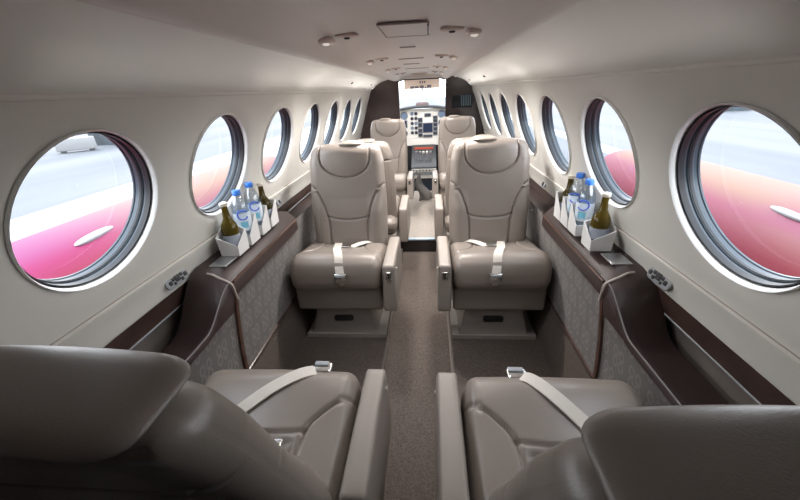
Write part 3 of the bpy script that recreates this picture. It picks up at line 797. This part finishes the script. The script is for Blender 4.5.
oh = empty('overhead_panel', (0, 5.05, .10), 0, 'cream overhead switch panel above the windscreen', 'switch panel')
MB().prism([(-.235,-.085),(.235,-.085),(.235,.02),(.20,.045),(-.20,.045),(-.235,.02)], 1, 0, .03).build('panel_face', 'overhead', oh, smooth=False)
for x, w, z, h in ((-.125,.026,-.065,.015),(-.066,.026,-.065,.015),(.0,.027,-.063,.018),(.098,.029,-.060,.018),(.05,.009,-.072,.008)):
    MB().box(x-w,x+w,-.006,-.0005,z-h,z+h).build('switch_block', 'switch', oh, smooth=False)
for x in (-.02,.01,.04): MB().box(x-.008,x+.008,-.012,-.0005,-.02,.008).build('toggle', 'switch', oh, smooth=False)
ws = empty('window_15', (0, 5.5, -.05), 0, 'bright cockpit windscreen split by a slim centre post', 'window', kind='structure')
MB().box(-.05,-.042,0,.02,-.16,.09).box(.055,.063,0,.02,-.16,.09).build('centre_post', 'grey_plate', ws, smooth=False)
MB().box(-.48,.48,.022,.026,-.18,.10).build('window_pane', 'pane', ws, smooth=False)
c_ = empty('compass', (.0, 5.45, .0), 0, 'small compass hanging at the top of the windscreen', 'compass')
MB().rbox((0,0,0), (.018,.015,.018), .012, (3,3,3)).build('compass_case', 'bezel', c_)
MB().box(-.003,.003,-.003,.003,.018,.09).build('compass_stem', 'bezel', c_, smooth=False)
# pedestal
pd = empty('centre_pedestal', (.01, 5.0, -.88), 0, 'dark throttle pedestal with a red strip and pale lower panel between the cockpit seats', 'pedestal')
MB().prism([(0.30,.14),(.02,.0),(-.15,-.09),(-.18,-.10),(-.18,-.55),(.30,-.55)], 0, -.17, .18).build('pedestal_body', 'black', pd, smooth=False)
MB().box(-.13,.14,.14,.16,.10,.125).build('red_strip', 'red', pd, smooth=False)
MB().box(-.165,.175,.30,.32,.15,.215).build('radio_row', 'panel_white', pd, smooth=False)
for i in range(5):
    x = -.10+i*.05; b = MB().box(x-.005,x+.005,-.02,.0,-.03,.07).build('lever', 'bezel', pd, smooth=False)
    MB().rbox((x,-.01,.08), (.017,.014,.018), .010, (2,2,2)).build('lever_knob', 'panel_white' if i in (2,3) else 'bezel', b)
MB().lathe([(.045,-.012),(.050,0),(.045,.012)], 16, O=(-.09,-.09,-.0), A=(1,0,0), closed=True).build('trim_wheel', 'bezel', pd)
for i, (z, m_) in enumerate(((-.135,'panel_white'),(-.18,'grey_plate'),(-.225,'panel_white'))):
    MB().box(-.165,.175,-.20,-.181,z-.02,z+.02).build('keypad_row', m_, pd, smooth=False)
for i in range(7):
    MB().box(-.14+i*.045-.008,-.14+i*.045+.008,-.205,-.201,-.143,-.125).build('key', 'gauge', pd, smooth=False)
MB().box(-.15,.16,-.20,-.18,-.54,-.28).build('pedestal_foot', mat('navy_panel', (.02,.03,.05), .4), pd, smooth=False)
# cockpit shell
o = MB().box(-.52,.52,4.405,5.6,-1.46,-1.43).build('floor_cockpit', 'carpet', smooth=False); struct(o, 'dark cockpit floor', 'floor')
for sg in (-1, 1):
    o = MB().box(min(sg*.50,sg*.52), max(sg*.50,sg*.52), 4.41, 5.6, -1.45, -.10).build('wall_cockpit_'+SN[sg], 'cream', smooth=False)
    struct(o, 'pale cockpit side lining beyond the bulkhead, %s side' % SN[sg], 'wall')
o = MB().box(-.52,.52,4.41,5.12,.145,.165).build('ceiling_cockpit', 'ceil', smooth=False); struct(o, 'pale cockpit roof lining', 'ceiling')
o = MB().box(-.52,.52,5.452,5.6,-1.45,-.26).build('wall_cockpit_front', 'dark', smooth=False); struct(o, 'dark firewall behind the instrument panel', 'wall')
K_DONE += [o for o in bpy.data.objects if o.parent is None and (o.name not in N_BEFORE or 'control plate' == o.get('category'))]
# grey folded cloth in the aisle
bg = MB().grid(lambda u, v: (-.09 + .015*math.sin(v*9) + .03*(1-v) + .20*(1-v)*u, 4.72+.05*u+.03*math.sin(u*7+v*5), -1.425+.42*v + .02*u*(1-v)), 14, 14)
so = bg.build('grey_cloth', 'bag')
mo = so.modifiers.new('thick', 'SOLIDIFY'); mo.thickness = .02
so.name = 'folded_curtain'
tag(so, 'grey wedge of folded cloth leaning beside the far left armrest in the aisle', 'cloth')

# ------------------------------------------------------------------ outside
GR = -3.0
o = MB().box(-120,120,-120,160,GR-.2,GR).build('ground', 'apron', smooth=False)
struct(o, 'pale concrete apron around the aircraft', 'ground')
o = MB().box(-12.4,-5.5,-60,80,GR,GR+.01).build('ground_stripe', 'white_strip', smooth=False)  # broad white band laid over the apron
tag(o, 'broad white strip on the apron beyond the left wing', 'ground marking')
o = MB().box(8.2,9.2,-60,80,GR,GR+.01).build('ground_stripe', 'white_strip', smooth=False)
tag(o, 'narrow white painted strip on the apron beyond the right wing', 'ground marking')
for sg in (-1, 1):
    nx = -2.12 if sg < 0 else 2.62; zt = -.68 if sg < 0 else -.755; rr = .42
    r_ = empty('aircraft_wing', (nx, 2.2, zt-rr), 0, 'pink and peach painted engine nacelle and wing outside the %s windows' % SN[sg], 'wing')
    mb = MB(); prof = [(-3.4,.70,.05),(-2.9,.82,.02),(-2.2,.92,.0),(-1.4,.98,.0),(-.6,1.,0),(.6,1.02,.0),(1.5,1.,.0),(2.2,.82,-.02),(2.5,.6,-.05)]
    k = len(mb.v); n_ = 40
    for (y, s_, dz) in prof:
        dz += (.11 if sg < 0 else .06)*(y+1.0)
        for j in range(n_):
            a = 2*PI*j/n_; c, q = math.cos(a), math.sin(a)
            mb.v.append((.55*s_*math.copysign(abs(c)**.8, c), y, (rr*s_*math.copysign(abs(q)**.8, q)) + rr*(1-s_)*.7))
    for i in range(len(prof)-1):
        for j in range(n_): mb.f.append((k+i*n_+j, k+i*n_+(j+1) % n_, k+(i+1)*n_+(j+1) % n_, k+(i+1)*n_+j))
    mb.f += [tuple(k+j for j in range(n_)), tuple(k+(len(prof)-1)*n_+j for j in range(n_))]
    mb.build('engine_nacelle', 'livery_'+SN[sg], r_, angle=60)
    # wing slab, root to beyond the nacelle
    x0, x1 = (-sg*(abs(nx)-1.0)), sg*4.6
    w = MB(); af = [(-2.3,.0),(-1.2,.09),(0,.12),(.7,.09),(1.0,.0),(.7,-.06),(0,-.10),(-1.2,-.06)]
    for x, s_ in ((x0,1.),(x1,.72)):
        for (a, b) in af: w.v.append((x, a*s_, b*s_-.30+(.12 if x == x1 else 0)))
    w.f += [tuple(range(8)), tuple(8+i for i in reversed(range(8)))] + [(i, (i+1) % 8, 8+(i+1) % 8, 8+i) for i in range(8)]
    w.build('wing_panel', 'livery_'+SN[sg], r_, angle=50)
    # white scoop on the nacelle flank facing the cabin
    sx, sy, sz = (.22, -.45, .40) if sg < 0 else (-.31, 0., .375)
    MB().rbox((sx, sy, sz), (.035,.15,.02), (.03,.14,.018), (4,8,4), lambda w: [w[0]+w[1]*sg*.15, w[1], w[2]]).build('air_scoop', 'duct', r_)

# far buildings and a vehicle on the apron
def hangar(x0, x1, y0, y1, h, m, lab):
    r_ = empty('hangar', ((x0+x1)/2, (y0+y1)/2, GR), 0, lab, 'building')
    w, d = (x1-x0)/2, (y1-y0)/2
    MB().box(-w,w,-d,d,0,h).build('building_wall', m, r_, smooth=False)
    MB().prism([(-w-.3,h),(w+.3,h),(w*.3,h+h*.12),(-w*.3,h+h*.12)], 1, -d-.3, d+.3).build('roof', 'hangar', r_, smooth=False)
    n_ = max(2, int(d/4))
    fx = w if x0 < 0 else -w
    for i in range(n_):
        yc = -d+(i+.5)*2*d/n_
        MB().box(min(fx,fx*1.01), max(fx,fx*1.01), yc-d/n_*.7, yc+d/n_*.7, 0, h*.7).build('hangar_door', 'smoke' if i % 2 else 'hangar_dark', r_, smooth=False)
hangar(-28,-24,27.8,36,1.9,'hangar_dark','grey blue hangar far across the apron on the left')
hangar(26.2,29.6,36,40,1.25,'hangar_dark','low grey blue building far across the apron on the right')
t_ = empty('box_trailer', (-25.6, 24.2, GR), math.atan2(.72,.70), 'long white box trailer parked on the apron behind the white vehicle', 'trailer')
MB().rbox((0,0,.56), (1.15,.4,.42), .06, (2,2,2)).build('trailer_box', 'car_white', t_)
for a_ in (-.8, .8):
    for q_ in (-.33, .33): MB().lathe([(0,-.05),(.19,-.05),(.19,.05),(0,.05)], 14, O=(a_,q_,.19), A=(0,1,0), U=(1,0,0)).build('wheel', 'black', t_, smooth=False)
def car(x, y, rz, lab):
    r_ = empty('car', (x, y, GR), rz, lab, 'car'); r_.scale = (.5,.5,.5)
    MB().prism([(-2.1,.35),(2.1,.35),(2.15,.8),(1.3,.95),(.7,1.45),(-1.2,1.45),(-2.0,.95),(-2.15,.8)], 1, -.85, .85).build('car_body', 'car_white', r_, smooth=False)
    MB().prism([(-1.75,.98),(1.15,.98),(.65,1.38),(-1.15,1.38)], 1, -.87, .87).build('car_windows', 'smoke', r_, smooth=False)
    for a in (-1.3, 1.3):
        for s_ in (-.8, .8): MB().lathe([(0,-.1),(.36,-.1),(.36,.1),(0,.1)], 16, O=(a,s_,.36), A=(0,1,0), U=(1,0,0)).build('wheel', 'black', r_, smooth=False)
car(-27.6, 21.9, .9, 'white car parked on the apron outside the nearest left window')

# ------------------------------------------------------------------ lights
w = bpy.data.worlds.new('World'); bpy.context.scene.world = w; w.use_nodes = True
nt = w.node_tree; bgn = nt.nodes['Background']; bgn.inputs['Strength'].default_value = 3.4
tc = nt.nodes.new('ShaderNodeTexCoord'); sp = nt.nodes.new('ShaderNodeSeparateXYZ'); rp = nt.nodes.new('ShaderNodeValToRGB')
nt.links.new(tc.outputs['Generated'], sp.inputs[0]); nt.links.new(sp.outputs['Z'], rp.inputs['Fac']); nt.links.new(rp.outputs['Color'], bgn.inputs['Color'])
rp.color_ramp.elements[0].color = (.96,.98,1,1); rp.color_ramp.elements[1].color = (.84,.91,1,1)
def light(kind, name, loc, energy, color=(1,1,1), size=.1, rot=None, size_y=None):
    l = bpy.data.lights.new(name, kind); l.energy = energy; l.color = color
    if kind == 'AREA':
        l.size = size
        if size_y: l.shape = 'RECTANGLE'; l.size_y = size_y
    elif kind == 'SUN': l.angle = size
    else: l.shadow_soft_size = size
    o = bpy.data.objects.new(name, l); COL.objects.link(o); o.location = loc
    if rot: o.rotation_euler = rot
    return o
def spot(name, loc, energy, color, deg=160, blend=1., r=.05):
    l = bpy.data.lights.new(name, 'SPOT'); l.energy = energy; l.color = color; l.spot_size = math.radians(deg); l.spot_blend = blend; l.shadow_soft_size = r
    o = bpy.data.objects.new(name, l); COL.objects.link(o); o.location = KM @ Vector(loc); return o
KM = Matrix.Translation(EYE) @ Matrix.Scale(KS, 4) @ Matrix.Translation(-EYE)
for y, e in ((1.14, 3.5), (1.97, 21), (2.83, 21), (3.60, 9)):  # added fill spots at the reading lamps, lifting the cabin brightness
    for sg in (-1, 1): spot('reading_lamp_fill', (sg*.212, y, ceil_z(.212)-.028), e, (1,.95,.90))
spot('cockpit_fill_light', (0, 4.75, .12), 26, (1,.97,.93))  # added fill spot that brightens the cockpit, no fitting modelled
# added unseen fill panels hovering below the lining, facing up to brighten the ceiling
for sg in (-1, 1):
    for y, e in ((.95, .03), (1.6, .07), (2.25, .11), (2.9, .15), (3.55, .17), (4.05, .10)):
        light('AREA', 'ceiling_uplight_fill', KM @ Vector((sg*.475, y, .012)), e, (1,.95,.90), .12, (PI,0,0), .78 if y < 4 else .4)
# ------------------------------------------------------------------ camera
cam = bpy.data.cameras.new('Camera'); co = bpy.data.objects.new('Camera', cam); COL.objects.link(co)
cam.sensor_fit = 'HORIZONTAL'; cam.sensor_width = 36; cam.lens = 343.2*36/800; cam.clip_start = .01; cam.clip_end = 500
Fw = Vector((-0.085101, 0.90362868, -0.41977735)); Rt = Vector((0.99633028, 0.07330585, -0.04418397)); Up = Vector((0.00915377, 0.42199699, 0.90655102))
co.location = (.0808, 0, 0)
rotm = Matrix((Rt, Up, -Fw)).transposed()
co.rotation_mode = 'QUATERNION'; co.rotation_quaternion = rotm.to_quaternion()
bpy.context.scene.camera = co

# ------------------------------------------------------------------ enlarge the lining about the eye point
KM = Matrix.Translation(EYE) @ Matrix.Scale(KS, 4) @ Matrix.Translation(-EYE)
for o in K_DONE:
    if o.type == 'MESH' and o.location.length < 1e-9: o.data.transform(KM)
    else: o.location = KM @ Vector(o.location); o.scale = Vector(o.scale)*KS
# ------------------------------------------------------------------ to metres, floor at zero
for me in bpy.data.meshes: me.transform(Matrix.Scale(S, 4))
for o in bpy.data.objects:
    if o.parent is None: o.location = (Vector(o.location) + Vector((0,0,FLOOR)))*S
    else: o.location = Vector(o.location)*S
for o in bpy.data.objects:
    for m_ in o.modifiers:
        if m_.type == 'SOLIDIFY': m_.thickness *= S
sc = bpy.context.scene
sc.view_settings.view_transform = 'Standard'; sc.view_settings.look = 'None'; sc.view_settings.gamma = 1.; sc.view_settings.use_curve_mapping = False
sc.view_settings.exposure = 1.0
